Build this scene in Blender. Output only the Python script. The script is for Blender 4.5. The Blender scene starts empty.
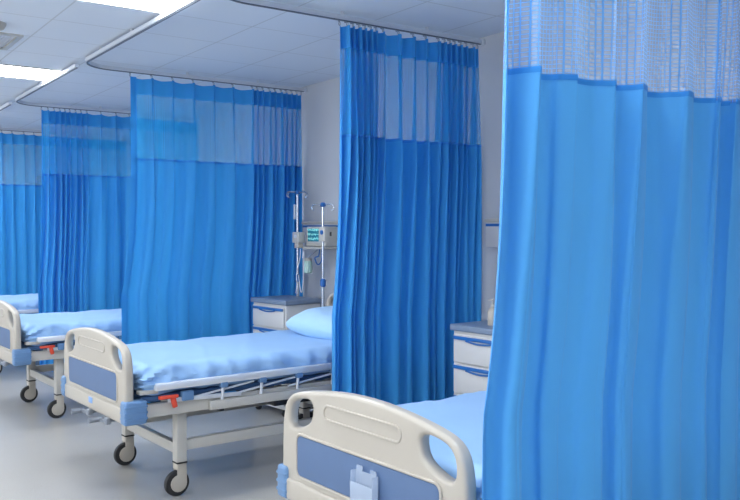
import bpy, bmesh, math, random
from mathutils import Vector, Matrix, noise
random.seed(7)
C = bpy.context.scene.collection
PI = math.pi
H = 1.40            # camera height
WY = 3.57           # head wall
CZ = 2.60           # ceiling
TX = {1: -1.52, 2: -3.84, 3: -5.99, 4: -8.12, 5: -10.3}

# ------------------------------------------------------------------ materials
def mat(name, col, rough=.5, metal=0, spec=.5, bump=None, coat=0, var=None, emit=None, alpha=None):
    m = bpy.data.materials.new(name); m.use_nodes = True
    nt = m.node_tree; b = nt.nodes['Principled BSDF']
    b.inputs['Base Color'].default_value = (*col, 1)
    b.inputs['Roughness'].default_value = rough
    b.inputs['Metallic'].default_value = metal
    b.inputs['Specular IOR Level'].default_value = spec
    b.inputs['Coat Weight'].default_value = coat
    tc = nt.nodes.new('ShaderNodeTexCoord')
    if bump:
        n = nt.nodes.new('ShaderNodeTexNoise'); n.inputs['Scale'].default_value = bump[0]
        n.inputs['Detail'].default_value = 3
        nt.links.new(tc.outputs['Object'], n.inputs['Vector'])
        bp = nt.nodes.new('ShaderNodeBump'); bp.inputs['Strength'].default_value = bump[1]
        bp.inputs['Distance'].default_value = bump[2] if len(bump) > 2 else .002
        nt.links.new(n.outputs['Fac'], bp.inputs['Height']); nt.links.new(bp.outputs['Normal'], b.inputs['Normal'])
    if var:
        n = nt.nodes.new('ShaderNodeTexNoise'); n.inputs['Scale'].default_value = var[0]
        n.inputs['Detail'].default_value = 4
        nt.links.new(tc.outputs['Object'], n.inputs['Vector'])
        r = nt.nodes.new('ShaderNodeValToRGB')
        r.color_ramp.elements[0].position = .3; r.color_ramp.elements[1].position = .7
        r.color_ramp.elements[0].color = (*[c*(1-var[1]) for c in col], 1)
        r.color_ramp.elements[1].color = (*[min(1, c*(1+var[1])) for c in col], 1)
        nt.links.new(n.outputs['Fac'], r.inputs['Fac']); nt.links.new(r.outputs['Color'], b.inputs['Base Color'])
    if emit:
        b.inputs['Emission Color'].default_value = (*emit[0], 1); b.inputs['Emission Strength'].default_value = emit[1]
    if alpha is not None: b.inputs['Alpha'].default_value = alpha
    return m

def cloth_mat(name, col, trans=.35, alpha=None, grid=None, field=None):
    """woven cloth: diffuse + translucent, optionally open net"""
    m = bpy.data.materials.new(name); m.use_nodes = True
    nt = m.node_tree; nt.nodes.clear(); N = nt.nodes.new; L = nt.links.new
    out = N('ShaderNodeOutputMaterial')
    d = N('ShaderNodeBsdfPrincipled'); d.inputs['Base Color'].default_value = (*col, 1)
    d.inputs['Roughness'].default_value = .62; d.inputs['Sheen Weight'].default_value = .12
    d.inputs['Specular IOR Level'].default_value = .3
    t = N('ShaderNodeBsdfTranslucent'); t.inputs['Color'].default_value = (*col, 1)
    mx = N('ShaderNodeMixShader'); mx.inputs[0].default_value = trans
    L(d.outputs[0], mx.inputs[1]); L(t.outputs[0], mx.inputs[2])
    tc = N('ShaderNodeTexCoord')
    n = N('ShaderNodeTexNoise'); n.inputs['Scale'].default_value = 28; n.inputs['Detail'].default_value = 5
    L(tc.outputs['Object'], n.inputs['Vector'])
    bp = N('ShaderNodeBump'); bp.inputs['Strength'].default_value = .12; bp.inputs['Distance'].default_value = .004
    L(n.outputs['Fac'], bp.inputs['Height']); L(bp.outputs['Normal'], d.inputs['Normal'])
    last = mx
    if alpha is not None:
        tr = N('ShaderNodeBsdfTransparent'); m2 = N('ShaderNodeMixShader')
        L(tr.outputs[0], m2.inputs[1]); L(mx.outputs[0], m2.inputs[2]); m2.inputs[0].default_value = alpha
        if grid:
            uv = N('ShaderNodeUVMap'); sp = N('ShaderNodeSeparateXYZ'); L(uv.outputs[0], sp.inputs[0])
            fs = []
            for ax, (pitch, w) in zip('XY', grid):
                a = N('ShaderNodeMath'); a.operation = 'DIVIDE'; L(sp.outputs[ax], a.inputs[0]); a.inputs[1].default_value = pitch
                f = N('ShaderNodeMath'); f.operation = 'FRACT'; L(a.outputs[0], f.inputs[0])
                g = N('ShaderNodeMath'); g.operation = 'LESS_THAN'; L(f.outputs[0], g.inputs[0]); g.inputs[1].default_value = w
                fs.append(g)
            mxm = N('ShaderNodeMath'); mxm.operation = 'MAXIMUM'; L(fs[0].outputs[0], mxm.inputs[0]); L(fs[1].outputs[0], mxm.inputs[1])
            mr = N('ShaderNodeMapRange'); L(mxm.outputs[0], mr.inputs[0])
            mr.inputs[3].default_value = alpha; mr.inputs[4].default_value = .92
            L(mr.outputs[0], m2.inputs[0])
            if field:
                cm = N('ShaderNodeMix'); cm.data_type = 'RGBA'; L(mxm.outputs[0], cm.inputs['Factor'])
                cm.inputs['A'].default_value = (*field, 1); cm.inputs['B'].default_value = (*col, 1)
                L(cm.outputs['Result'], d.inputs['Base Color']); L(cm.outputs['Result'], t.inputs['Color'])
        last = m2
    L(last.outputs[0], out.inputs[0])
    return m

M = {}
M['cream'] = mat('cream_plastic', (.50, .455, .39), .32, bump=(60, .03), coat=.15)
M['white'] = mat('white_enamel', (.53, .51, .47), .35, var=(6, .03))
M['rail'] = mat('brushed_aluminium', (.78, .80, .84), .3, .35, var=(12, .03))
M['bluepl'] = mat('blue_plastic', (.13, .25, .45), .35, var=(5, .03))
M['panel'] = mat('blue_grey_panel', (.10, .17, .32), .45, var=(8, .03))
M['tire'] = mat('black_rubber', (.02, .02, .022), .6, bump=(90, .1))
M['dark'] = mat('dark_steel', (.06, .065, .075), .4, .5)
M['red'] = mat('red_plastic', (.75, .08, .04), .4)
M['steel'] = mat('steel', (.62, .66, .72), .25, .85, bump=(120, .02))
M['sheet'] = mat('blue_cotton_sheet', (.33, .535, .83), .75, spec=.25, bump=(260, .12, .001), var=(3, .03))
M['pillow'] = mat('blue_pillowcase', (.40, .62, .88), .8, spec=.2, bump=(260, .12, .001))
M['curt'] = cloth_mat('blue_curtain_cloth', (.05, .37, .80), .32)
M['hem'] = cloth_mat('blue_curtain_hem', (.035, .29, .74), .2)
M['net'] = cloth_mat('blue_netting', (.035, .42, .84), .4, .55, grid=((.006, .22), (.006, .22)))
M['net1'] = cloth_mat('blue_open_netting', (.13, .42, .85), .45, .36, grid=((.014, .20), (.0115, .20)), field=(.62, .76, .95))
M['curt1'] = cloth_mat('light_blue_curtain_cloth', (.095, .42, .84), .25)
M['cab'] = mat('cabinet_laminate', (.62, .62, .62), .45, var=(3, .03))
M['cabtop'] = mat('grey_blue_worktop', (.19, .25, .35), .4, var=(30, .06))
M['handle'] = mat('blue_handle', (.02, .14, .44), .35)
M['track'] = mat('anodised_track', (.66, .68, .72), .4, .2)
M['slot'] = mat('track_slot', (.14, .16, .20), .5)
M['green'] = mat('pale_green_liquid', (.50, .72, .66), .25)
M['tube'] = mat('clear_tubing', (.75, .80, .85), .2)
M['clear'] = mat('clear_acrylic', (.60, .70, .85), .12, alpha=.40)
M['ltblue'] = mat('bed_label', (.25, .42, .75), .4)
M['crank'] = mat('crank_metal', (.30, .33, .38), .3, .6)
M['darkblue'] = mat('dark_blue_steel', (.05, .12, .26), .45, .2)
M['lens'] = mat('light_diffuser', (.95, .97, 1), .5, emit=((.95, .98, 1), 14))
M['skirt'] = mat('grey_skirting', (.40, .41, .43), .5)
M['paint'] = mat('wall_paint', (.52, .54, .58), .8, bump=(300, .05), var=(1.2, .02))
M['winframe'] = mat('window_frame', (.75, .76, .78), .4)

def ceiling_mat():
    m = mat('ceiling_tiles', (.78, .80, .83), .85); nt = m.node_tree; N = nt.nodes.new; L = nt.links.new
    b = nt.nodes['Principled BSDF']
    g = N('ShaderNodeNewGeometry'); sp = N('ShaderNodeSeparateXYZ'); L(g.outputs['Position'], sp.inputs[0])
    fs = []
    for ax, o in (('X', -6.95), ('Y', 1.765)):
        a = N('ShaderNodeMath'); a.operation = 'SUBTRACT'; L(sp.outputs[ax], a.inputs[0]); a.inputs[1].default_value = o - 40*.505 - .005
        d = N('ShaderNodeMath'); d.operation = 'DIVIDE'; L(a.outputs[0], d.inputs[0]); d.inputs[1].default_value = .505
        f = N('ShaderNodeMath'); f.operation = 'FRACT'; L(d.outputs[0], f.inputs[0])
        l = N('ShaderNodeMath'); l.operation = 'LESS_THAN'; L(f.outputs[0], l.inputs[0]); l.inputs[1].default_value = .02
        fs.append(l)
    x = N('ShaderNodeMath'); x.operation = 'MAXIMUM'; L(fs[0].outputs[0], x.inputs[0]); L(fs[1].outputs[0], x.inputs[1])
    mx = N('ShaderNodeMix'); mx.data_type = 'RGBA'; L(x.outputs[0], mx.inputs['Factor'])
    mx.inputs['A'].default_value = (.74, .79, .86, 1); mx.inputs['B'].default_value = (.60, .63, .67, 1)
    L(mx.outputs['Result'], b.inputs['Base Color'])
    return m
M['ceil'] = ceiling_mat()

def floor_mat():
    m = mat('vinyl_floor', (.36, .35, .335), .25); nt = m.node_tree; N = nt.nodes.new; L = nt.links.new
    b = nt.nodes['Principled BSDF']; tc = N('ShaderNodeTexCoord')
    n = N('ShaderNodeTexNoise'); n.inputs['Scale'].default_value = 1.3; n.inputs['Detail'].default_value = 6
    n2 = N('ShaderNodeTexNoise'); n2.inputs['Scale'].default_value = 160; n2.inputs['Detail'].default_value = 2
    L(tc.outputs['Object'], n.inputs['Vector']); L(tc.outputs['Object'], n2.inputs['Vector'])
    a = N('ShaderNodeMath'); a.operation = 'ADD'; L(n.outputs['Fac'], a.inputs[0]); L(n2.outputs['Fac'], a.inputs[1])
    r = N('ShaderNodeValToRGB'); r.color_ramp.elements[0].position = .7; r.color_ramp.elements[1].position = 1.3
    r.color_ramp.elements[0].color = (.39, .375, .355, 1); r.color_ramp.elements[1].color = (.46, .445, .42, 1)
    L(a.outputs[0], r.inputs['Fac']); L(r.outputs['Color'], b.inputs['Base Color'])
    mr = N('ShaderNodeMapRange'); L(n.outputs['Fac'], mr.inputs[0]); mr.inputs[3].default_value = .22; mr.inputs[4].default_value = .30
    b.inputs['Roughness'].default_value = .27
    return m
M['floor'] = floor_mat()

def screen_mat():
    m = mat('monitor_screen', (.01, .06, .09), .2); nt = m.node_tree; N = nt.nodes.new; L = nt.links.new
    b = nt.nodes['Principled BSDF']; tc = N('ShaderNodeTexCoord')
    sp = N('ShaderNodeSeparateXYZ'); L(tc.outputs['Object'], sp.inputs[0])
    w = N('ShaderNodeTexWave'); w.bands_direction = 'Z'; w.inputs['Scale'].default_value = 9
    w.inputs['Distortion'].default_value = 5; w.inputs['Detail Scale'].default_value = 9
    L(tc.outputs['Object'], w.inputs['Vector'])
    r = N('ShaderNodeValToRGB'); r.color_ramp.elements[0].position = .72; r.color_ramp.elements[1].position = .85
    r.color_ramp.elements[0].color = (.01, .10, .16, 1); r.color_ramp.elements[1].color = (.25, .75, .75, 1)
    L(w.outputs['Fac'], r.inputs['Fac']); L(r.outputs['Color'], b.inputs['Emission Color'])
    b.inputs['Emission Strength'].default_value = .7
    return m
M['screen'] = screen_mat()

# ------------------------------------------------------------------ mesh helpers
class MB:
    def __init__(s): s.bm = bmesh.new()
    def box(s, c, d, rot=None, bev=0, seg=2):
        t = bmesh.new(); bmesh.ops.create_cube(t, size=1)
        bmesh.ops.scale(t, vec=d, verts=t.verts)
        if bev: bmesh.ops.bevel(t, geom=t.edges[:], offset=bev, segments=seg, affect='EDGES', profile=.5)
        mt = Matrix.Translation(c)
        if rot is not None: mt = mt @ rot
        bmesh.ops.transform(t, matrix=mt, verts=t.verts); s.merge(t); return s
    def bar(s, a, b, w, h, bev=.003):
        a, b = Vector(a), Vector(b); v = b-a
        q = v.to_track_quat('X', 'Z').to_matrix().to_4x4()
        return s.box((a+b)/2, (v.length, w, h), q, bev)
    def cyl(s, a, b, r, r2=None, n=16, cap=True):
        a, b = Vector(a), Vector(b); v = b-a; t = bmesh.new()
        bmesh.ops.create_cone(t, segments=n, radius1=r, radius2=r if r2 is None else r2, depth=v.length, cap_ends=cap)
        q = v.to_track_quat('Z', 'Y').to_matrix().to_4x4()
        bmesh.ops.transform(t, matrix=Matrix.Translation((a+b)/2) @ q, verts=t.verts); s.merge(t); return s
    def tube(s, pts, r, n=8, close=False):
        pts = [Vector(p) for p in pts]; rings = []; m = len(pts); up = Vector((0.13, .31, .94)).normalized()
        for i, p in enumerate(pts):
            if close: d = pts[(i+1) % m]-pts[i-1]
            else: d = pts[min(i+1, m-1)]-pts[max(i-1, 0)]
            d.normalize(); u = d.cross(up)
            if u.length < .05: u = d.cross(Vector((1, 0, 0)))
            u.normalize(); w = d.cross(u)
            rings.append([s.bm.verts.new(p + r*(math.cos(k*2*PI/n)*u + math.sin(k*2*PI/n)*w)) for k in range(n)])
        for i in range(m if close else m-1):
            A, B = rings[i], rings[(i+1) % m]
            for k in range(n): s.bm.faces.new((A[k], A[(k+1) % n], B[(k+1) % n], B[k]))
        if not close:
            s.bm.faces.new(rings[0]); s.bm.faces.new(rings[-1])
        return s
    def lathe(s, c, prof, n=24, axis='Z'):
        t = bmesh.new(); rings = []
        for r, z in prof: rings.append([t.verts.new((r*math.cos(k*2*PI/n), r*math.sin(k*2*PI/n), z)) for k in range(n)])
        for A, B in zip(rings, rings[1:]):
            for k in range(n): t.faces.new((A[k], A[(k+1) % n], B[(k+1) % n], B[k]))
        t.faces.new(rings[0]); t.faces.new(rings[-1])
        mt = Matrix.Translation(c)
        if axis == 'X': mt = mt @ Matrix.Rotation(PI/2, 4, 'Y')
        if axis == 'Y': mt = mt @ Matrix.Rotation(-PI/2, 4, 'X')
        bmesh.ops.transform(t, matrix=mt, verts=t.verts); s.merge(t); return s
    def merge(s, t):
        me = bpy.data.meshes.new('t'); t.to_mesh(me); t.free(); s.bm.from_mesh(me); bpy.data.meshes.remove(me)
    def build(s, name, m, parent=None, smooth=True, loc=None):
        bmesh.ops.recalc_face_normals(s.bm, faces=s.bm.faces)
        me = bpy.data.meshes.new(name); s.bm.to_mesh(me); s.bm.free()
        return link(name, me, m, parent, smooth, loc)
def link(name, me, m, parent=None, smooth=True, loc=None):
    if m is not None: me.materials.clear(); me.materials.append(m)
    if smooth:
        for p in me.polygons: p.use_smooth = True
        me.set_sharp_from_angle(angle=math.radians(38))
    o = bpy.data.objects.new(name, me); C.objects.link(o)
    if parent: o.parent = parent
    if loc: o.location = loc
    return o
def tag(o, label=None, cat=None, group=None, kind=None):
    for k, v in (('label', label), ('category', cat), ('group', group), ('kind', kind)):
        if v: o[k] = v
    return o
def empty(name, loc, rz=0):
    o = bpy.data.objects.new(name, None); C.objects.link(o); o.location = loc; o.rotation_euler = (0, 0, rz)
    o.empty_display_size = .1; return o
KIDS = {}
def kids(o): return [c for c in bpy.data.objects if c.parent == o]
def copy_tree(o, parent=None):
    ch = kids(o); c = o.copy(); C.objects.link(c); c.parent = parent
    for k in ch: copy_tree(k, c)
    return c

def plate(loops, thick, bevel=.0):
    """board in the XZ plane from closed outlines (first = outline, others = holes), rounded edges"""
    bm = bmesh.new(); caps = ([], [])
    for li, lp in enumerate(loops):
        ar = sum(lp[i-1][0]*lp[i][1]-lp[i][0]*lp[i-1][1] for i in range(len(lp)))
        if (ar < 0) == (li == 0): lp = lp[::-1]          # outline ccw, holes cw: left side is material
        n = len(lp); nrm = []
        for i in range(n):
            dx, dz = lp[(i+1) % n][0]-lp[i-1][0], lp[(i+1) % n][1]-lp[i-1][1]; l = math.hypot(dx, dz) or 1
            nrm.append((-dz/l, dx/l))
        rings = []
        for k in range(-4, 6):
            side = -1 if k <= 0 else 1; kk = k if k <= 0 else k-1
            a = kk/4*PI/2
            off = bevel*(1-math.cos(a)); dep = side*(thick/2-bevel)+bevel*math.sin(a)
            rings.append([bm.verts.new((p[0]+q[0]*off, dep, p[1]+q[1]*off)) for p, q in zip(lp, nrm)])
        for A, B in zip(rings, rings[1:]):
            for i in range(n): bm.faces.new((A[i], A[(i+1) % n], B[(i+1) % n], B[i]))
        caps[0].append(rings[0]); caps[1].append(rings[-1])
    for cp in caps:
        es = []
        for r in cp:
            for i in range(len(r)): es.append(bm.edges.get((r[i], r[(i+1) % len(r)])))
        bmesh.ops.triangle_fill(bm, edges=es, use_beauty=True, use_dissolve=False)
    bmesh.ops.recalc_face_normals(bm, faces=bm.faces)
    me = bpy.data.meshes.new('plate'); bm.to_mesh(me); bm.free()
    return me
def rrect(cx, cz, w, h, r, n=6, skew=0):
    pts = []
    for (sx, sz, a0) in ((1, 1, 0), (-1, 1, 90), (-1, -1, 180), (1, -1, 270)):
        for k in range(n+1):
            a = math.radians(a0 + 90*k/n)
            x = sx*(w/2-r)+r*math.cos(a); z = sz*(h/2-r)+r*math.sin(a)
            pts.append((cx+x, cz+z+skew*x))
    return pts
def smoothloop(pts, it=3, keep=()):
    for _ in range(it):
        q = []
        for i in range(len(pts)):
            a, b = pts[i], pts[(i+1) % len(pts)]
            q.append((a[0]*.75+b[0]*.25, a[1]*.75+b[1]*.25)); q.append((a[0]*.25+b[0]*.75, a[1]*.25+b[1]*.75))
        pts = q
    return pts

# ------------------------------------------------------------------ room shell
def slab(name, x0, x1, y0, y1, z0, z1, m, kind='structure', parent=None):
    o = MB().box(((x0+x1)/2, (y0+y1)/2, (z0+z1)/2), (x1-x0, y1-y0, z1-z0)).build(name, m, parent, smooth=False)
    if kind: o['kind'] = kind
    return o
RX0, RX1, RY0 = -12.6, 2.2, -3.4
slab('floor', RX0-.1, RX1+.1, RY0-.1, WY+.1, -.1, 0, M['floor'])
slab('ceiling', RX0-.1, RX1+.1, RY0-.1, WY+.1, CZ, CZ+.1, M['ceil'])
slab('wall_head', RX0-.1, RX1+.1, WY, WY+.1, 0, CZ, M['paint'])
slab('wall_far', RX0-.1, RX0, RY0, WY, 0, CZ, M['paint'])
slab('wall_near', RX1, RX1+.1, RY0, WY, 0, CZ, M['paint'])
slab('baseboard_head', RX0, RX1, WY-.012, WY, 0, .09, M['skirt'])
slab('baseboard_far', RX0, RX0+.012, RY0, WY-.012, 0, .09, M['skirt'])
# unseen wall behind the viewer: four openings added to give soft frontal light
wins = [(-11.2, -8.6), (-7.6, -5.0), (-4.0, -1.4), (-.6, 1.6)]
mb = MB(); WZ0, WZ1 = .9, 2.35
mb.box(((RX0+RX1)/2, RY0-.05, WZ0/2), (RX1-RX0, .1, WZ0)); mb.box(((RX0+RX1)/2, RY0-.05, (WZ1+CZ)/2), (RX1-RX0, .1, CZ-WZ1))
xs = [RX0]+[v for w in wins for v in w]+[RX1]
for i in range(0, len(xs), 2):
    mb.box(((xs[i]+xs[i+1])/2, RY0-.05, (WZ0+WZ1)/2), (xs[i+1]-xs[i], .1, WZ1-WZ0))
mb.build('wall_windows', M['paint'], smooth=False)['kind'] = 'structure'
for i, (a, b) in enumerate(wins):
    mb = MB()
    for x in (a+.02, (a+b)/2, b-.02): mb.box((x, RY0-.05, (WZ0+WZ1)/2), (.05, .06, WZ1-WZ0))
    for z in (WZ0+.02, WZ1-.02): mb.box(((a+b)/2, RY0-.05, z), (b-a-.04, .06, .05))
    mb.build('window_%d' % (i+1), M['winframe'], smooth=False)['kind'] = 'structure'
    L = bpy.data.lights.new('daylight', 'AREA'); L.shape = 'RECTANGLE'; L.size = b-a; L.size_y = WZ1-WZ0  # unseen area lamp added outside each opening as soft frontal fill
    L.energy = 30; L.color = (.93, .96, 1)
    lo = bpy.data.objects.new('daylight', L); C.objects.link(lo); lo.location = ((a+b)/2, RY0-.16, (WZ0+WZ1)/2)
    lo.rotation_euler = (PI/2, 0, 0)

# ceiling lights, each filling two ceiling tiles end to end
P = .505
def ceil_light(x0, y1, label):
    t = empty('ceiling_light', (x0+P/2, y1-P, CZ))
    t['label'] = label; t['category'] = 'ceiling light'; t['group'] = 'recessed ceiling lights'
    mb = MB(); w, l = P-.01, 2*P-.01; f = .012
    for s in (-1, 1):
        mb.box((s*(w/2-f/2), 0, -.004), (f, l, .008)); mb.box((0, s*(l/2-f/2), -.004), (w-2*f, f, .008))
    mb.build('trim_frame', M['white'], t, smooth=False)
    MB().box((0, 0, -.003), (w-2*f, l-2*f, .004)).build('diffuser', M['lens'], t, smooth=False)
LAB = {(-6.95, 0): 'flat rectangular ceiling light cut by the left edge of the photo',
       (-4.425, 0): 'larger-looking flat ceiling light at the top of the photo'}
for k in range(-2, 4):
    x0 = -6.95+k*5*P
    for r in (0, 1):
        y1 = 1.765-r*6*P
        ceil_light(x0, y1, LAB.get((round(x0, 3), r), 'flat rectangular ceiling light panel outside the view, glowing white'))

# vent and smoke detector on the ceiling
t = empty('ceiling_vent', (-5.66, .98, CZ)); tag(t, 'square grey slatted air vent in the ceiling near the smoke detector', 'vent')
mb = MB()
for s in (-1, 1): mb.box((s*.22, 0, -.006), (.03, .47, .012)); mb.box((0, s*.22, -.006), (.41, .03, .012))
mb.build('vent_frame', M['white'], t, smooth=False)
mb = MB()
for k in range(9): mb.box((0, -.18+k*.045, -.009), (.40, .022, .003), Matrix.Rotation(.5, 4, 'X'))
mb.build('vent_slats', M['track'], t, smooth=False)
t = empty('smoke_detector', (-5.20, 1.01, CZ)); tag(t, 'small round white smoke detector on the ceiling', 'smoke detector')
MB().lathe((0, 0, -.04), [(.03, 0), (.045, .005), (.055, .02), (.06, .028), (.06, .04)]).build('detector_body', M['cream'], t)
MB().lathe((0, 0, -.048), [(.012, 0), (.02, .003), (.02, .01)]).build('sensor_cap', M['dark'], t)

# ------------------------------------------------------------------ curtain tracks
def track(k, xend, label):
    X = TX[k]; R = .23; yf = 1.71
    def path(dz, off=0):
        pts = [(X, WY-.005, dz), (X, yf+R, dz)]
        for i in range(1, 13):
            a = PI + (PI/2)*i/12; pts.append((X+R+R*math.cos(a), yf+R+R*math.sin(a), dz))
        pts.append((xend, yf, dz)); return pts
    def sweep(w, h, dz):
        mb = MB(); pts = [Vector(p) for p in path(dz)]; rings = []
        for i, p in enumerate(pts):
            d = (pts[min(i+1, len(pts)-1)]-pts[max(i-1, 0)]).normalized(); n = Vector((-d.y, d.x, 0))
            rings.append([mb.bm.verts.new(p+n*a+Vector((0, 0, b))) for a, b in ((-w/2, -h/2), (w/2, -h/2), (w/2, h/2), (-w/2, h/2))])
        for A, B in zip(rings, rings[1:]):
            for j in range(4): mb.bm.faces.new((A[j], A[(j+1) % 4], B[(j+1) % 4], B[j]))
        mb.bm.faces.new(rings[0]); mb.bm.faces.new(rings[-1]); return mb
    t = empty('curtain_track', (0, 0, 0)); tag(t, label, 'curtain track', 'ceiling curtain tracks')
    sweep(.030, .024, CZ-.032).build('rail_body', M['track'], t)
    sweep(.012, .006, CZ-.047).build('runner_channel', M['slot'], t)
    MB().box((X, WY-.012, CZ-.034), (.042, .022, .036), bev=.003).build('wall_bracket', M['track'], t)
    yy = WY-.45
    while yy > 2.0:
        MB().cyl((X, yy, CZ), (X, yy, CZ-.021), .010, n=10).build('ceiling_fixing', M['track'], t); yy -= .6
    xx = X+.5
    while xx < xend:
        MB().cyl((xx, yf, CZ), (xx, yf, CZ-.021), .010, n=10).build('ceiling_fixing', M['track'], t); xx += .6
track(1, 1.2, 'curtain track above the nearest curtain, out of view overhead')
track(2, TX[1]-.05, 'ceiling curtain track bending at the top edge, above the curtain in mid picture')
track(3, TX[2]-.05, 'ceiling curtain track with its curve left of the second ceiling light, above the wide curtain')
track(4, TX[3]-.05, 'ceiling curtain track whose curve sits left of the first bend, above the gathered far curtain')
track(5, TX[4]-.05, 'farthest ceiling curtain track, at the left edge above the last curtain')

# ------------------------------------------------------------------ curtains
def curtain(k, hooks, zb, zm, label, amp=.055, ampw=.03, mats=('curt', 'net'), flare=0, seed=1, band=.12, ztop=CZ-.078, near_sway=0, wflare=0):
    """hooks: world Y of each hook from the free edge to the wall; one pleat hangs from each hook"""
    X = TX[k]; t = empty('privacy_curtain', (X, hooks[0], 0)); tag(t, label, 'curtain', 'blue privacy curtains')
    n = len(hooks)-1; S = 20 if k > 1 else 28
    hk = [h-hooks[0] for h in hooks]
    rr_ = random.Random(seed); pa = [rr_.uniform(.55, 1.45) for _ in range(n+1)]; pb = [rr_.uniform(-1, 1) for _ in range(n+1)]
    def surf(s, z):
        i = min(int(s), n-1); f = s-i
        sp = hk[i+1]-hk[i]; y = hk[i]+sp*f
        wide = min(1, max(0, (sp-.05)/.12))
        spn = hk[min(i+2, n)]-hk[min(i+1, n-1)]; spp = hk[i]-hk[max(i-1, 0)] if i else sp
        # smooth amplitude between neighbouring pleats
        w = lambda q: amp*(1-min(1, max(0, (q-.05)/.12)))+ampw*min(1, max(0, (q-.05)/.12))
        A = w(sp) if n < 2 else (w(sp)*(1-abs(f-.5))+(w(spn) if f > .5 else w(spp))*abs(f-.5))
        dn = max(0, min(1, (ztop-z)/1.6))                    # 0 at the top, 1 low down
        A *= pa[i]*(1-f)+pa[i+1]*f
        nz = noise.noise(Vector((s*.9+seed*13, z*.35, seed)))
        nz2 = noise.noise(Vector((s*.45+seed*7, z*.22+5, seed*3)))
        ph = s + .34*dn*nz + .2*dn*nz2 + .10*(pb[i]*(1-f)+pb[i+1]*f)
        c = math.cos(2*PI*ph); edge = min(1, .35+s*1.1)
        dense = 1-wide; mg = (.22+.25*dense)*dn
        x = A*edge*(.25+.75*min(1, dn*2.2))*(c*(1-mg)+mg*1.2*math.cos(PI*ph+seed))
        # pinch pleat: a narrow triple fold under each hook, opening out on its way down
        tt = (f-round(f))*sp; de = min(.34*sp, .026+.020*dn); q = abs(tt)/de
        if q < 1 and .3 < s < n-.3:
            k = max(0, 1-dn*1.25)
            y -= math.copysign(1, tt)*math.sin(PI*q)*de*.85*k
            x += .022*math.cos(PI/2*q)*(k+.15)
        x += .026*nz*(.3+dn)+.02*nz2*(.5+dn)+.018*dn*noise.noise(Vector((s*1.9, z*.6, seed+40)))*min(1, 2*(n-s))
        y += .30*sp*math.sin(4*PI*ph)*.25*min(1, dn*1.5)*edge + .02*dn*nz2*edge
        y += -flare*dn**4*(1-s/n)+wflare*dn*(s/n)
        return x, y
    def SS(j):
        i, r = divmod(j, S); f = r/S; return i+f-.72*math.sin(2*PI*f)/(2*PI)
    # arc length for uv
    us = [0.0]; N = n*S
    p0 = None
    for j in range(N+1):
        p = Vector((*surf(SS(j), 1.2), 0))
        if p0 is not None: us.append(us[-1]+(p-p0).length)
        p0 = p
    def sheet(z0, z1, rows, zf, name, m, offs=0, step=None):
        bm = bmesh.new(); uvl = bm.loops.layers.uv.new('UVMap'); g = []
        for r in range(rows+1):
            row = []
            for j in range(N+1):
                s = min(SS(j), n); zz = z0+(z1-z0)*r/rows
                x, y = surf(s, zz)
                i = min(int(s), n-1); f = s-i; sp = hk[i+1]-hk[i]
                sag = -.065*sp*(1-abs(2*f-1)**1.6)*max(0, 1-(ztop-zz)/.25)
                slope = 0
                row.append(bm.verts.new((x+offs, y, zz+sag+slope)))
            g.append(row)
        for r in range(rows):
            for j in range(N):
                fc = bm.faces.new((g[r][j], g[r][j+1], g[r+1][j+1], g[r+1][j]))
                for lp, (rr, jj) in zip(fc.loops, ((r, j), (r, j+1), (r+1, j+1), (r+1, j))):
                    lp[uvl].uv = (us[jj], z0+(z1-z0)*rr/rows)
                fc.smooth = True
        me = bpy.data.meshes.new(name); bm.to_mesh(me); bm.free()
        return link(name, me, m, t, smooth=False)
    o = sheet(zb, zm, 26, 0, 'solid_panel', M[mats[0]])
    for p in o.data.polygons: p.use_smooth = True
    o = sheet(zm, ztop-band, 12, 0, 'mesh_panel', M[mats[1]])
    o = sheet(ztop-band, ztop, 4, 0, 'heading_band', M[mats[0]])
    o = sheet(zm-.006, zm+.010, 1, 0, 'seam_tape', M['hem'], .002)
    # vertical side hem at the free edge
    bm = bmesh.new(); g = []
    for r in range(27):
        zz = zb+(ztop-zb)*r/26; row = []
        for j in range(7):
            x, y = surf(j/6*(.30 if k > 1 else .35), zz); row.append(bm.verts.new((x+.003, y-.001, zz)))
        g.append(row)
    for r in range(26):
        for j in range(6): bm.faces.new((g[r][j], g[r][j+1], g[r+1][j+1], g[r+1][j])).smooth = True
    me = bpy.data.meshes.new('side_hem'); bm.to_mesh(me); bm.free(); link('side_hem', me, M[mats[0]], t, smooth=False)
    for i, h in enumerate(hk):
        x, y = surf(min(i, n-1e-4), ztop)
        mb = MB(); pts = []
        zc = ztop+.010
        for a in range(12): pts.append((x*.5+0*.5, y+.005*math.cos(a*PI/6), zc+.010*math.sin(a*PI/6)))
        mb.tube(pts, .0022, 6, True)
        mb.cyl((0, hk[i], CZ-.050), (0, hk[i], CZ-.058), .007, .005, 8)
        mb.cyl((0, hk[i], CZ-.058), (x*.5, y, zc+.010), .002, n=6)
        mb.build('hook', M['crank'], t)
    return t
def spaced(y0, segs):
    h = [y0]
    for cnt, sp in segs:
        for _ in range(cnt): h.append(h[-1]+sp*(random.uniform(.88, 1.12)))
    return h
def fit(h, y1):
    a = h[0]; s = (y1-a)/(h[-1]-a); return [a+(v-a)*s for v in h]
random.seed(3)
curtain(1, fit(spaced(1.478, [(1, .09), (2, .16), (1, .10), (2, .2), (1, .09), (3, .17), (1, .1), (2, .18)]), WY-.06), .07, 1.805,
        'nearest pale blue curtain filling the right of the photo, with open netting along its top',   .034, .026, ('curt1', 'net1'), .08, 2, band=.12)
random.seed(4)
curtain(2, fit(spaced(2.50, [(7, .055), (4, .13), (7, .06)]), WY-.05), .07, 1.916,
        'blue curtain bunched in mid picture between the two nearest beds', .06, .03, flare=.05, seed=5, wflare=.0)
random.seed(5)
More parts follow.
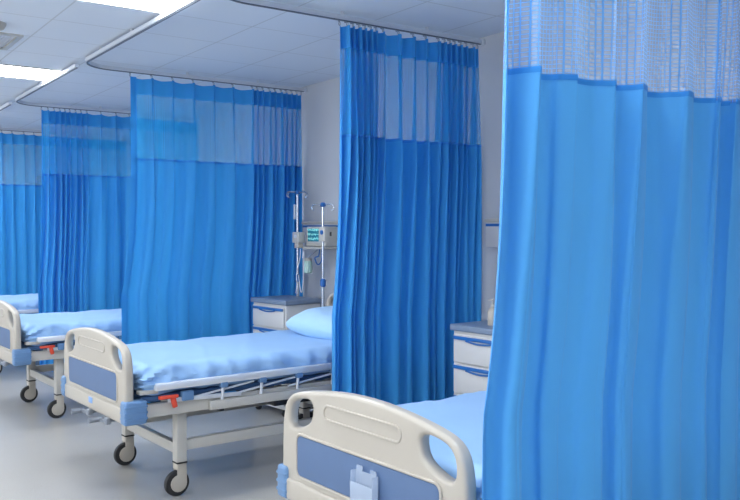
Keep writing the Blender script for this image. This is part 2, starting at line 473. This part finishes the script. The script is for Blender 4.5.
curtain(3, fit(spaced(2.075, [(6, .165), (9, .055)]), WY-.05), .07, 1.92,
        'wide blue curtain behind the middle bed, reaching to the wall beside the drip stand', .05, .028, seed=9, flare=.08)
random.seed(6)
curtain(4, fit(spaced(1.97, [(8, .055), (8, .15)]), WY-.05), .07, 1.92,
        'blue curtain behind the second bed from the left, gathered at its left edge', .05, .028, seed=14, flare=.04)
random.seed(8)
curtain(5, fit(spaced(1.80, [(14, .13)]), WY-.05), .07, 1.92,
        'farthest blue curtain at the left edge of the photo', .045, .028, seed=21)

# ------------------------------------------------------------------ hospital bed
# local frame: x across, y from footboard (0) to headboard (BL), z up
BL = 1.84
def arch(hw, z0, zt):
    k = zt-.87
    half = [(hw-.012, z0), (hw, z0+.04), (hw, .66+k), (hw-.006, .735+k), (hw-.022, .785+k), (hw-.058, .818+k), (hw-.12, .836+k), (hw-.25, .856+k), (.10, .868+k), (0, .870+k)]
    full = half+[(-x, z) for x, z in reversed(half[:-1])]
    return smoothloop(full, 2)
def board(zt, foot, parent, name, y):
    hw = .475; k = zt-.87
    hole = lambda s: smoothloop([(s*.278, .816+k), (s*.378, .808+k), (s*.424, .778+k), (s*.430, .712+k), (s*.400, .696+k), (s*.318, .722+k), (s*.282, .752+k)][::(1 if s > 0 else -1)], 2)
    me = plate([arch(hw, .450, zt), hole(1), hole(-1)], .046, .014)
    b = link(name, me, M['cream'], parent, loc=(0, y, 0))
    s = -1 if foot else 1
    # lower thicker apron
    MB().box((0, 0, .477), (.94, .060, .080), bev=.012, seg=3).build('apron', M['cream'], b)
    yy = s*.0235
    me = plate([rrect(0, .610+k, .735, .140, .022)], .006, .002)
    link('inset_panel', me, M['panel'], b, loc=(0, yy, 0))
    # raised outline around inset, and the oblong grip recess
    me = plate([rrect(0, .610+k, .757, .162, .032), rrect(0, .610+k, .738, .143, .023)], .012, .004)
    link('panel_rim', me, M['cream'], b, loc=(0, yy, 0))
    me = plate([rrect(-.005, .790+k, .41, .056, .026, skew=.0), rrect(-.005, .790+k, .394, .040, .019)], .008, .0025)
    link('grip_moulding', me, M['cream'], b, loc=(0, yy, 0))
    return b
def make_bed():
    t = empty('hospital_bed', (0, 0, 0))
    fb = board(.87, True, t, 'footboard', 0)
    MB().box((0, -.031, .490), (.055, .004, .032), bev=.002).build('name_plate', M['ltblue'], fb)
    hb = board(.995, False, t, 'headboard', BL)
    # corner bumpers: ribbed blue wrap round each board end
    for (sx, y, sy) in ((1, 0, 1), (-1, 0, 1), (1, BL, -1), (-1, BL, -1)):
        mb = MB()
        mb.box((sx*.462, y+sy*.025, .495), (.066, .120, .118), bev=.014, seg=4)
        for z in (.465, .495, .525):
            mb.box((sx*.464, y+sy*.025, z), (.0672, .1212, .014), bev=.005)
        mb.build('bumper', M['bluepl'], t)
    # upper frame
    mb = MB()
    for s in (-1, 1): mb.bar((s*.435, .06, .488), (s*.435, BL-.06, .488), .04, .066); mb.box((s*.440, .105, .585), (.05, .10, .022), bev=.006)
    for y in (.12, .30, BL*.5, BL-.3, BL-.12): mb.bar((-.42, y, .49), (.42, y, .49), .035, .05)
    mb.build('bed_frame', M['white'], t)
    # mattress platform (shaped deck with edge strip at the foot)
    mb = MB(); mb.box((0, BL/2, .545), (.87, BL-.14, .03), bev=.006)
    for k in range(10): mb.box((0, .16+k*.168, .528), (.84, .05, .012))
    mb.build('mattress_deck', M['darkblue'], t)
    # lower frame and legs
    LX, FY, HY = .36, .315, BL-.27
    mb = MB()
    for s in (-1, 1): mb.bar((s*LX, FY, .265), (s*LX, HY, .265), .035, .055)
    for y in (FY, HY): mb.bar((-LX, y, .245), (LX, y, .245), .035, .055)
    mb.build('lower_frame', M['white'], t)
    for sx in (-1, 1):
        for y in (FY, HY):
            mb = MB(); mb.box((sx*LX, y, .3225), (.058, .058, .285), bev=.005)
            lg = mb.build('leg', M['white'], t)
            MB().box((sx*LX, y, .177), (.060, .060, .008), bev=.002).build('leg_ring', M['tire'], lg)
            # caster
            cr = .068; wy = y-.018; wx = sx*LX
            mb = MB(); mb.box((wx-.004, y, .156), (.056, .056, .036), bev=.008, seg=3)
            tear = [(y+.028, .172), (y-.026, .172), (y-.022, .135)]+[(wy+.004+.045*math.cos(a), cr+.045*math.sin(a)) for a in [math.radians(100+q*20) for q in range(14)]]+[(y+.030, .115)]
            for q in (-1, 1):
                me = plate([tear], .008, .002); bt = bmesh.new(); bt.from_mesh(me)
                bmesh.ops.transform(bt, matrix=Matrix(((0, 1, 0, wx-.004+q*.023), (1, 0, 0, 0), (0, 0, 1, 0), (0, 0, 0, 1))), verts=bt.verts); mb.merge(bt)
            ca = mb.build('caster', M['cream'], t)
            MB().lathe((wx-.0165, wy, cr), [(.050, 0), (.064, .002), (.068, .009), (.068, .024), (.064, .031), (.050, .033)], 32, 'X').build('tire', M['tire'], ca)
    # folded side guards
    for s in (-1, 1):
        x = s*.480
        mb = MB(); mb.bar((x, .125, .610), (x, BL-.30, .610), .032, .038, .008)
        g = mb.build('guard_rail', M['rail'], t)
        MB().bar((x, .43, .480), (x, BL-.34, .480), .026, .050, .006).build('guard_lower_bar', M['white'], g)
        for y in (.50, .735, .97, 1.21, 1.44):
            pm = MB(); pm.cyl((x, y+.012, .60), (x, y, .48), .0085, n=10); pm.build('guard_post', M['rail'], g)
            pb = MB(); pb.box((x, y+.012, .582), (.032, .042, .030), bev=.005); pb.build('guard_joint', M['bluepl'], g)
        tb = MB()
        for y in (.28, .60, .92): tb.cyl((x-s*.012, y, .525), (x-s*.012, y+.42, .578), .006, n=8)
        tb.build('guard_linkage', M['rail'], g)
        MB().bar((x-s*.008, .20, .535), (x-s*.008, .62, .520), .014, .022, .003).build('guard_slide', M['rail'], g)
        # red release latch with blue housing
        rl = MB(); rl.box((x+s*.012, .195, .556), (.024, .105, .018), bev=.006)
        rl.box((x+s*.012, .225, .524), (.022, .026, .052), Matrix.Rotation(.25, 4, 'X'), bev=.006)
        rl.build('release_latch', M['red'], g)
        MB().box((x-s*.004, .305, .548), (.03, .065, .050), bev=.006).build('latch_housing', M['bluepl'], g)
    # crank handles under the footboard
    for cx in (.0, .27):
        mb = MB()
        mb.cyl((cx, .14, .428), (cx, -.035, .428), .010, n=12)
        mb.box((cx, -.038, .426), (.034, .028, .034), bev=.006)
        mb.bar((cx, -.042, .424), (cx-.10, -.042, .418), .018, .018, .005)
        mb.cyl((cx-.10, -.034, .418), (cx-.10, -.10, .418), .013, .015, n=14)
        mb.build('crank_handle', M['crank'], t)
    # central cranking shafts and actuator below the deck
    mb = MB()
    for cx in (-.13, .16): mb.cyl((cx, .14, .452), (cx, 1.25, .452), .013, n=12)
    mb.bar((-.30, .95, .42), (.30, .95, .42), .05, .04); mb.bar((-.25, .62, .40), (.25, .62, .40), .03, .03)
    mb.box((.2, 1.1, .40), (.10, .28, .07), bev=.01); mb.cyl((.2, .98, .40), (-.05, .70, .36), .02, n=12)
    mb.build('crank_mechanism', M['dark'], t)
    return t
def soft_box(dx, dy, dz, r, nx, ny, nzz, disp):
    bm = bmesh.new(); vd = {}
    def V(i, j, k):
        key = (i, j, k)
        if key not in vd:
            p = Vector((-dx/2+dx*i/nx, -dy/2+dy*j/ny, -dz/2+dz*k/nzz))
            q = Vector((max(-dx/2+r, min(dx/2-r, p.x)), max(-dy/2+r, min(dy/2-r, p.y)), max(-dz/2+r, min(dz/2-r, p.z))))
            d = p-q
            if d.length > 1e-6: p = q+d.normalized()*r
            nrm = d.normalized() if d.length > 1e-6 else Vector((0, 0, 1))
            vd[key] = bm.verts.new(disp(p, nrm))
        return vd[key]
    for i in range(nx):
        for j in range(ny):
            bm.faces.new((V(i, j, 0), V(i, j+1, 0), V(i+1, j+1, 0), V(i+1, j, 0))); bm.faces.new((V(i, j, nzz), V(i+1, j, nzz), V(i+1, j+1, nzz), V(i, j+1, nzz)))
    for i in range(nx):
        for k in range(nzz):
            bm.faces.new((V(i, 0, k), V(i+1, 0, k), V(i+1, 0, k+1), V(i, 0, k+1))); bm.faces.new((V(i, ny, k), V(i, ny, k+1), V(i+1, ny, k+1), V(i+1, ny, k)))
    for j in range(ny):
        for k in range(nzz):
            bm.faces.new((V(0, j, k), V(0, j, k+1), V(0, j+1, k+1), V(0, j+1, k))); bm.faces.new((V(nx, j, k), V(nx, j+1, k), V(nx, j+1, k+1), V(nx, j, k+1)))
    bmesh.ops.recalc_face_normals(bm, faces=bm.faces)
    me = bpy.data.meshes.new('soft'); bm.to_mesh(me); bm.free(); return me
ML, MW, MH = BL-.16, .90, .155
def ridge(v): return (1-abs(noise.noise(v))*2.2)
def mdisp(p, n):
    ex = max(0, (abs(p.x)-(MW/2-.16))/.16); ey = max(0, (abs(p.y)-(ML/2-.2))/.2)
    e = min(1, max(ex, ey)); top = 1 if p.z > 0 else .4
    # broad undulation on the top, tension folds running to the edges
    v = Vector((p.x*1.6, p.y*5.0+p.x*1.8, p.z*2.5)); w = Vector((p.x*2.5+3, p.y*9+p.z*7, p.z*3))
    fan = math.atan2(p.z+.16-abs(p.x)*.3, p.y+ML/2+.06)
    sd = 1-.72*abs(n.z)
    d = .004*noise.noise(Vector((p.x*3, p.y*2.2, 4)))+(.024*e*sd)*max(-.3, ridge(v))+(.018*e*sd)*max(-.4, ridge(w))*top
    d += .014*sd*ex*math.exp(-((p.y+ML/2)/.35)**2)*math.sin(fan*16+2*noise.noise(p*3))
    d += .008*(1-e)*max(0, ridge(Vector((p.x*1.2+9, p.y*3.4+p.x*1.8, 0)))-.45)
    nn = n if e > .02 else Vector((0, 0, 1))
    return p+nn*(d-.006)
mat_me = soft_box(MW, ML, MH, .045, 56, 130, 12, mdisp)
mat_me.name = 'mattress'
def pdisp(p, n):
    a, b = abs(p.x)/.31, abs(p.y)/.21
    th = max(.0, (1-min(1, a)**3))**.45*max(.0, (1-min(1, b)**3))**.45
    z = p.z*(.10+1.0*th)+.03*noise.noise(Vector((p.x*4, p.y*4, 1)))*th*.6
    z += .006*ridge(Vector((p.x*5, p.y*11, 2)))*th
    x = p.x*(1-.06*b*b*(1-a)); y = p.y*(1-.08*(1-b)*a*0)
    return Vector((x, y, z))
pil_me = soft_box(.62, .42, .180, .02, 32, 24, 4, pdisp); pil_me.name = 'pillow'

proto = make_bed(); RZ = math.radians(2.5)
beds = [
    (-2.145, 1.50, 'nearest hospital bed, with a clear card holder on its cream footboard'),
    (-4.48, 1.355, 'hospital bed in mid picture with footboard, red latch and both foot casters in full view'),
    (-6.71, 1.32, 'hospital bed whose cream footboard is cut by the left edge of the photo'),
    (-8.94, 1.32, 'farthest hospital bed, mostly beyond the left edge of the photo')]
mlab = ['light blue sheeted mattress on the nearest bed', 'light blue sheeted mattress on the bed in mid picture',
        'light blue sheeted mattress on the bed cut by the left edge', 'light blue sheeted mattress on the farthest bed']
plab = ['pale blue pillow on the nearest bed, behind the near curtain', 'plump pale blue pillow on the mid picture bed beside the drip stands',
        'pale blue pillow on the bed behind the wide curtain', 'pale blue pillow on the farthest bed']
for i, (x, y, lab) in enumerate(beds):
    b = proto if i == 0 else copy_tree(proto)
    b.location = (x, y, 0); b.rotation_euler = (0, 0, RZ)
    tag(b, lab, 'hospital bed', 'hospital beds in a row')
    rot = Matrix.Rotation(RZ, 3, 'Z')
    m = link('mattress', mat_me, M['sheet']); m.location = Vector((x, y, 0))+rot @ Vector((0, BL/2-.005, .561+MH/2))
    m.rotation_euler = (0, 0, RZ); tag(m, mlab[i], 'mattress', 'sheeted mattresses')
    if i < 2:
        p = link('pillow', pil_me, M['pillow']); p.location = Vector((x, y, 0))+rot @ Vector((.02, BL-.26, .561+MH+.072))
        p.rotation_euler = (math.radians(5), 0, RZ); tag(p, plab[i], 'pillow', 'pillows')
fb0 = [c for c in kids(proto) if c.name.startswith('footboard')][0]
mb = MB()
mb.box((.045, -.036, .598), (.115, .003, .095), bev=.001)
for sx in (-1, 1): mb.box((.045+sx*.055, -.046, .598), (.004, .022, .095), bev=.001)
mb.box((.045, -.046, .552), (.114, .022, .004)); mb.box((.045, -.057, .582), (.114, .003, .060), bev=.001)
mb.box((.010, -.036, .652), (.028, .003, .018)); mb.box((.080, -.036, .652), (.028, .003, .012))
mb.build('card_holder', M['clear'], fb0)['label'] = 'clear acrylic card holder'

# ------------------------------------------------------------------ bedside cabinets
def make_cabinet():
    t = empty('bedside_cabinet', (0, 0, 0)); w, d = .44, .32; h = .876
    mb = MB(); mb.box((0, 0, .45), (w, d, .79), bev=.006)
    mb.build('cabinet_body', M['cab'], t)
    mb = MB(); mb.box((0, -.004, h-.018), (w+.03, d+.03, .036), bev=.008, seg=3); mb.build('worktop', M['cabtop'], t)
    for nm, z, hh in (('drawer', .745, .155), ('drawer', .580, .160), ('door', .290, .40)):
        o = MB().box((0, -d/2-.008, z), (w-.03, .016, hh), bev=.004).build(nm, M['cab'], t)
        mb = MB(); zt = z+hh/2
        mb.box((0, -d/2-.020, zt-.018), (w-.035, .012, .020), bev=.004)
        pts = [(-.10+.02*k, zt-.030-.010*math.sin(PI*k/10)) for k in range(11)]
        mb.tube([(x, -d/2-.024, z_) for x, z_ in pts], .005, 8)
        mb.build('handle', M['handle'], o)
    for sx in (-1, 1):
        for sy in (-1, 1):
            MB().lathe((sx*.18-.012, sy*.14, .0275), [(.022, 0), (.0275, .003), (.0275, .021), (.022, .024)], 20, 'X').build('cabinet_wheel', M['tire'], t)
    return t
cab = make_cabinet(); cab.location = (-5.60, 3.16, 0); cab.rotation_euler = (0, 0, math.radians(6))
tag(cab, 'grey bedside cabinet with blue drawer pulls beside the drip stands', 'cabinet', 'bedside cabinets')
cab2 = copy_tree(cab); cab2.location = (-3.30, 3.22, 0); cab2.rotation_euler = (0, 0, math.radians(3))
cab2['label'] = 'grey bedside cabinet with blue drawer pulls by the nearest bed, right of the mid curtain'

# hand gel bottle on the near cabinet
t = empty('gel_bottle', (-3.325, 3.17, .8765)); tag(t, 'small white pump bottle on the cabinet at the near curtain edge', 'bottle')
MB().lathe((0, 0, 0), [(.026, 0), (.029, .004), (.029, .075), (.022, .092), (.012, .098), (.012, .105)]).build('bottle_body', M['cream'], t)
MB().cyl((0, 0, .105), (0, 0, .118), .013).cyl((0, 0, .118), (0, 0, .138), .004).bar((.008, 0, .14), (-.035, 0, .138), .012, .009).build('pump', M['white'], t)

# ------------------------------------------------------------------ bedhead wall panels
for (x0, x1, lab) in ((-5.93, -3.92, 'white wall panel with a blue stripe above the mid bed, behind the monitor'),
                      (-3.74, -1.62, 'white wall panel with a blue stripe, glimpsed right of the mid curtain'),
                      (-8.05, -6.06, 'wall panel hidden behind the wide curtain'),):
    t = empty('bedhead_panel', ((x0+x1)/2, WY, 1.38)); tag(t, lab, 'wall panel', 'bedhead wall panels')
    w = x1-x0
    MB().box((0, -.035, 0), (w, .07, .17), bev=.006).build('panel_body', M['cab'], t)
    MB().box((0, -.042, .078), (w, .085, .022), bev=.006).build('top_ledge', M['white'], t)
    MB().box((0, -.0705, .050), (w-.01, .004, .016)).build('blue_stripe', M['handle'], t)
    for q in (.16, .34, w-.45, w-.2):
        o = MB().box((-w/2+q, -.072, -.02), (.07, .006, .07), bev=.002).build('socket', M['white'], t)
        MB().box((-w/2+q, -.0755, -.02), (.022, .002, .022)).build('socket_slot', M['dark'], o)

# ------------------------------------------------------------------ drip stands, pump, monitor
def drip_stand(x, y, top, label, blue_knob):
    t = empty('drip_stand', (x, y, 0)); tag(t, label, 'drip stand', 'drip stands')
    MB().cyl((0, 0, .06), (0, 0, 1.02), .013).build('pole', M['steel'], t)
    MB().cyl((0, 0, 1.0), (0, 0, top-.01), .009).build('inner_pole', M['steel'], t)
    MB().lathe((0, 0, .98), [(.014, 0), (.022, .01), (.022, .05), (.014, .06)]).build('clamp_collar', M['handle'], t)
    MB().lathe((0, 0, top-.03), [(.012, 0), (.022, .006), (.024, .022), (.014, .034)]).build('hook_hub', M['handle'], t)
    for a in (0.2, 1.77, 3.34, 4.91):
        dx, dy = math.cos(a), math.sin(a); pts = []
        for r, z in ((.015, 0), (.05, .002), (.085, .004), (.105, -.002), (.115, -.020), (.108, -.038), (.092, -.040)):
            pts.append((dx*r, dy*r, top-.012+z))
        MB().tube(pts, .0045, 8).build('hook', M['steel'], t)
    for k in range(5):
        a = k*2*PI/5+.3; dx, dy = math.cos(a), math.sin(a)
        o = MB().bar((0, 0, .085), (dx*.10, dy*.10, .062), .022, .018).build('foot', M['steel'], t)
        MB().lathe((dx*.095-.008, dy*.095, .024), [(.018, 0), (.024, .003), (.024, .013), (.018, .016)], 16, 'X').build('wheel', M['tire'], o)
    return t
S1 = (-5.30, 3.02); 
S1 = (-5.53, 3.425)
S2 = (-5.20, 3.42)
def pix(u, v, Y):   # where a sight line of the reference viewpoint meets the plane y = Y (layout arithmetic only)
    dx, dy = -.817+(u-370)/829*.576, .576+(u-370)/829*.817
    d = Y/dy; return dx*d, H-(v-230)/829*d
x1, zt1 = pix(297.5, 191, 3.38); drip_stand(x1, 3.38, zt1, 'taller drip stand by the wall, carrying a small white pump, left of the monitor', True)
x2, zt2 = pix(323, 203, 3.24); drip_stand(x2, 3.24, zt2, 'shorter drip stand in front of the monitor, right of the taller one', True)
# infusion pump clamped on the taller stand
xa, za = pix(297.5, 239, 3.40)
xa, za = pix(298.5, 239, 3.31)
t = empty('infusion_pump', (xa, 3.345, za)); tag(t, 'small white infusion pump clamped on the taller drip stand', 'pump')
MB().box((0, -.035, .012), (.10, .06, .085), bev=.008).build('pump_housing', M['white'], t)
MB().box((0, -.032, -.050), (.06, .05, .045), bev=.006).build('pump_chamber', M['cream'], t)
MB().box((.005, -.067, .022), (.045, .003, .025)).build('pump_display', M['track'], t)
MB().cyl((0, -.01, 0), (x1-xa, .035, 0), .012, n=12).build('pump_clamp', M['dark'], t)
# drip line from the pump
t2 = empty('drip_line', (pix(298, 260, 3.29)[0], 3.32, 0)); tag(t2, 'thin clear drip line looping from the pump down to the cabinet', 'tube')
pts = []
for k in range(25):
    f = k/24; pts.append((.012*math.sin(f*9)-.01*f, -.01-.04*f, za-.08-(za-.08-.905)*f))
MB().tube(pts, .0035, 6).build('feed_line', M['tube'], t2)
pts = []
for k in range(25):
    a = -PI*.5+PI*k/24*1.9; pts.append((.035+.055*math.sin(a*.5+.3), -.03, .90+.012+(.16)*(1-math.cos(a*.9))))
MB().tube(pts, .0035, 6).build('return_loop', M['tube'], t2)
# small white sachet high on the stand
t = MB().box((x1-.012, 3.36, zt1-.17), (.022, .012, .12), bev=.005).build('drip_chamber', M['tube']); tag(t, 'narrow clear drip chamber hanging near the top of the taller stand', 'drip chamber')
# pale green bottle
xb, zb_ = pix(303.5, 267, 3.36)
t = empty('suction_bottle', (xb, 3.40, zb_-.05)); tag(t, 'pale green fluid bottle hung under the monitor', 'bottle')
MB().lathe((0, 0, 0), [(.030, 0), (.036, .006), (.036, .085), (.030, .098)]).build('bottle_body', M['green'], t)
MB().lathe((0, 0, .098), [(.032, 0), (.032, .02), (.012, .026)]).build('bottle_cap', M['white'], t)
MB().tube([(0, .0, .12), (0, .05, .16), (0, .10, .19), (0, .168, .20)], .006, 8).build('bottle_hanger', M['steel'], t)
# monitor
xm, zm_ = pix(305.5, 236.5, 3.34); xm2, _ = pix(325, 235, 3.34)
t = empty('patient_monitor', ((xm+xm2)/2, 3.40, zm_)); tag(t, 'white patient monitor with a dark waveform screen, mounted on the wall panel', 'monitor')
W = xm2-xm
MB().box((0, 0, 0), (W, .11, .155), bev=.012, seg=3).build('monitor_case', M['white'], t)
MB().box((-W*.12, -.056, .012), (W*.56, .004, .10)).build('screen', M['screen'], t)
MB().box((0, -.02, -.088), (W+.01, .13, .016), bev=.004).build('monitor_shelf', M['white'], t)
for k in range(3): MB().cyl((W*.34, -.05, .045-.035*k), (W*.34, -.060, .045-.035*k), .006, n=12).build('knob', M['handle'], t)
MB().box((0, .075, 0), (.06, .05, .05)).build('wall_mount', M['dark'], t)
# blue syringe module on the second stand
xs_, zs_ = pix(325.5, 234, 3.20)
t = empty('syringe_module', (xs_, 3.20, zs_)); tag(t, 'pale box with a blue dial on the shorter drip stand', 'pump')
MB().box((0, -.005, 0), (.068, .05, .11), bev=.012).build('module_case', M['white'], t)
MB().cyl((0, -.028, .012), (0, -.036, .012), .017, n=20).build('dial', M['handle'], t)
MB().box((0, .028, 0), (.03, .03, .03)).build('module_clamp', M['dark'], t)
# coiled black cable hanging on the wall panel by the curtain
xc, zc_ = pix(334, 238, WY-.09)
pts = []
for k in range(60):
    a = k/59*6*PI; pts.append((.035*math.cos(a)*(1+.1*math.sin(k)), -.004+k*.0005, .055*math.sin(a)))
o = MB().tube(pts, .005, 6).build('monitor_cable', M['dark'], loc=(xc, WY-.115, zc_)); tag(o, 'coil of black cable hanging from the wall panel right of the monitor', 'cable')
x5, z5 = pix(314, 258, 3.35)
pts = [(x5+.0, 3.40, zm_-.094), (x5+.02, 3.38, zm_-.15), (x5-.02, 3.37, z5), (x5+.02, 3.37, z5-.05), (x5+.06, 3.38, z5-.02), (x5+.05, 3.39, zm_-.094)]
q = []
for i in range(len(pts)-1):
    for k in range(6):
        f = k/6; p0, p1, p2, p3 = [Vector(pts[max(0, min(len(pts)-1, i+d))]) for d in (-1, 0, 1, 2)]
        q.append(.5*((2*p1)+(p2-p0)*f+(2*p0-5*p1+4*p2-p3)*f*f+(3*p1-p0-3*p2+p3)*f**3))
q.append(Vector(pts[-1]))
o = MB().tube(q, .005, 6).build('sensor_lead', M['handle']); tag(o, 'blue sensor lead looping below the monitor shelf', 'cable')

# ------------------------------------------------------------------ light, world, camera
w = bpy.data.worlds.new('World'); bpy.context.scene.world = w; w.use_nodes = True
w.node_tree.nodes['Background'].inputs[0].default_value = (.75, .87, 1, 1); w.node_tree.nodes['Background'].inputs[1].default_value = 1.0
cam = bpy.data.cameras.new('camera'); co = bpy.data.objects.new('camera', cam); C.objects.link(co)
cam.sensor_width = 36; cam.lens = 36*829/740; cam.clip_end = 100
pitch = math.atan(20/829); f = Vector((-.817, .576, 0)).normalized(); f = Vector((f.x*math.cos(pitch), f.y*math.cos(pitch), -math.sin(pitch)))
co.location = (0, 0, H); co.rotation_euler = f.to_track_quat('-Z', 'Y').to_euler()
sc = bpy.context.scene; sc.camera = co
sc.view_settings.view_transform = 'Standard'; sc.view_settings.look = 'None'; sc.view_settings.gamma = 1
sc.view_settings.use_curve_mapping = False; sc.view_settings.exposure = .55
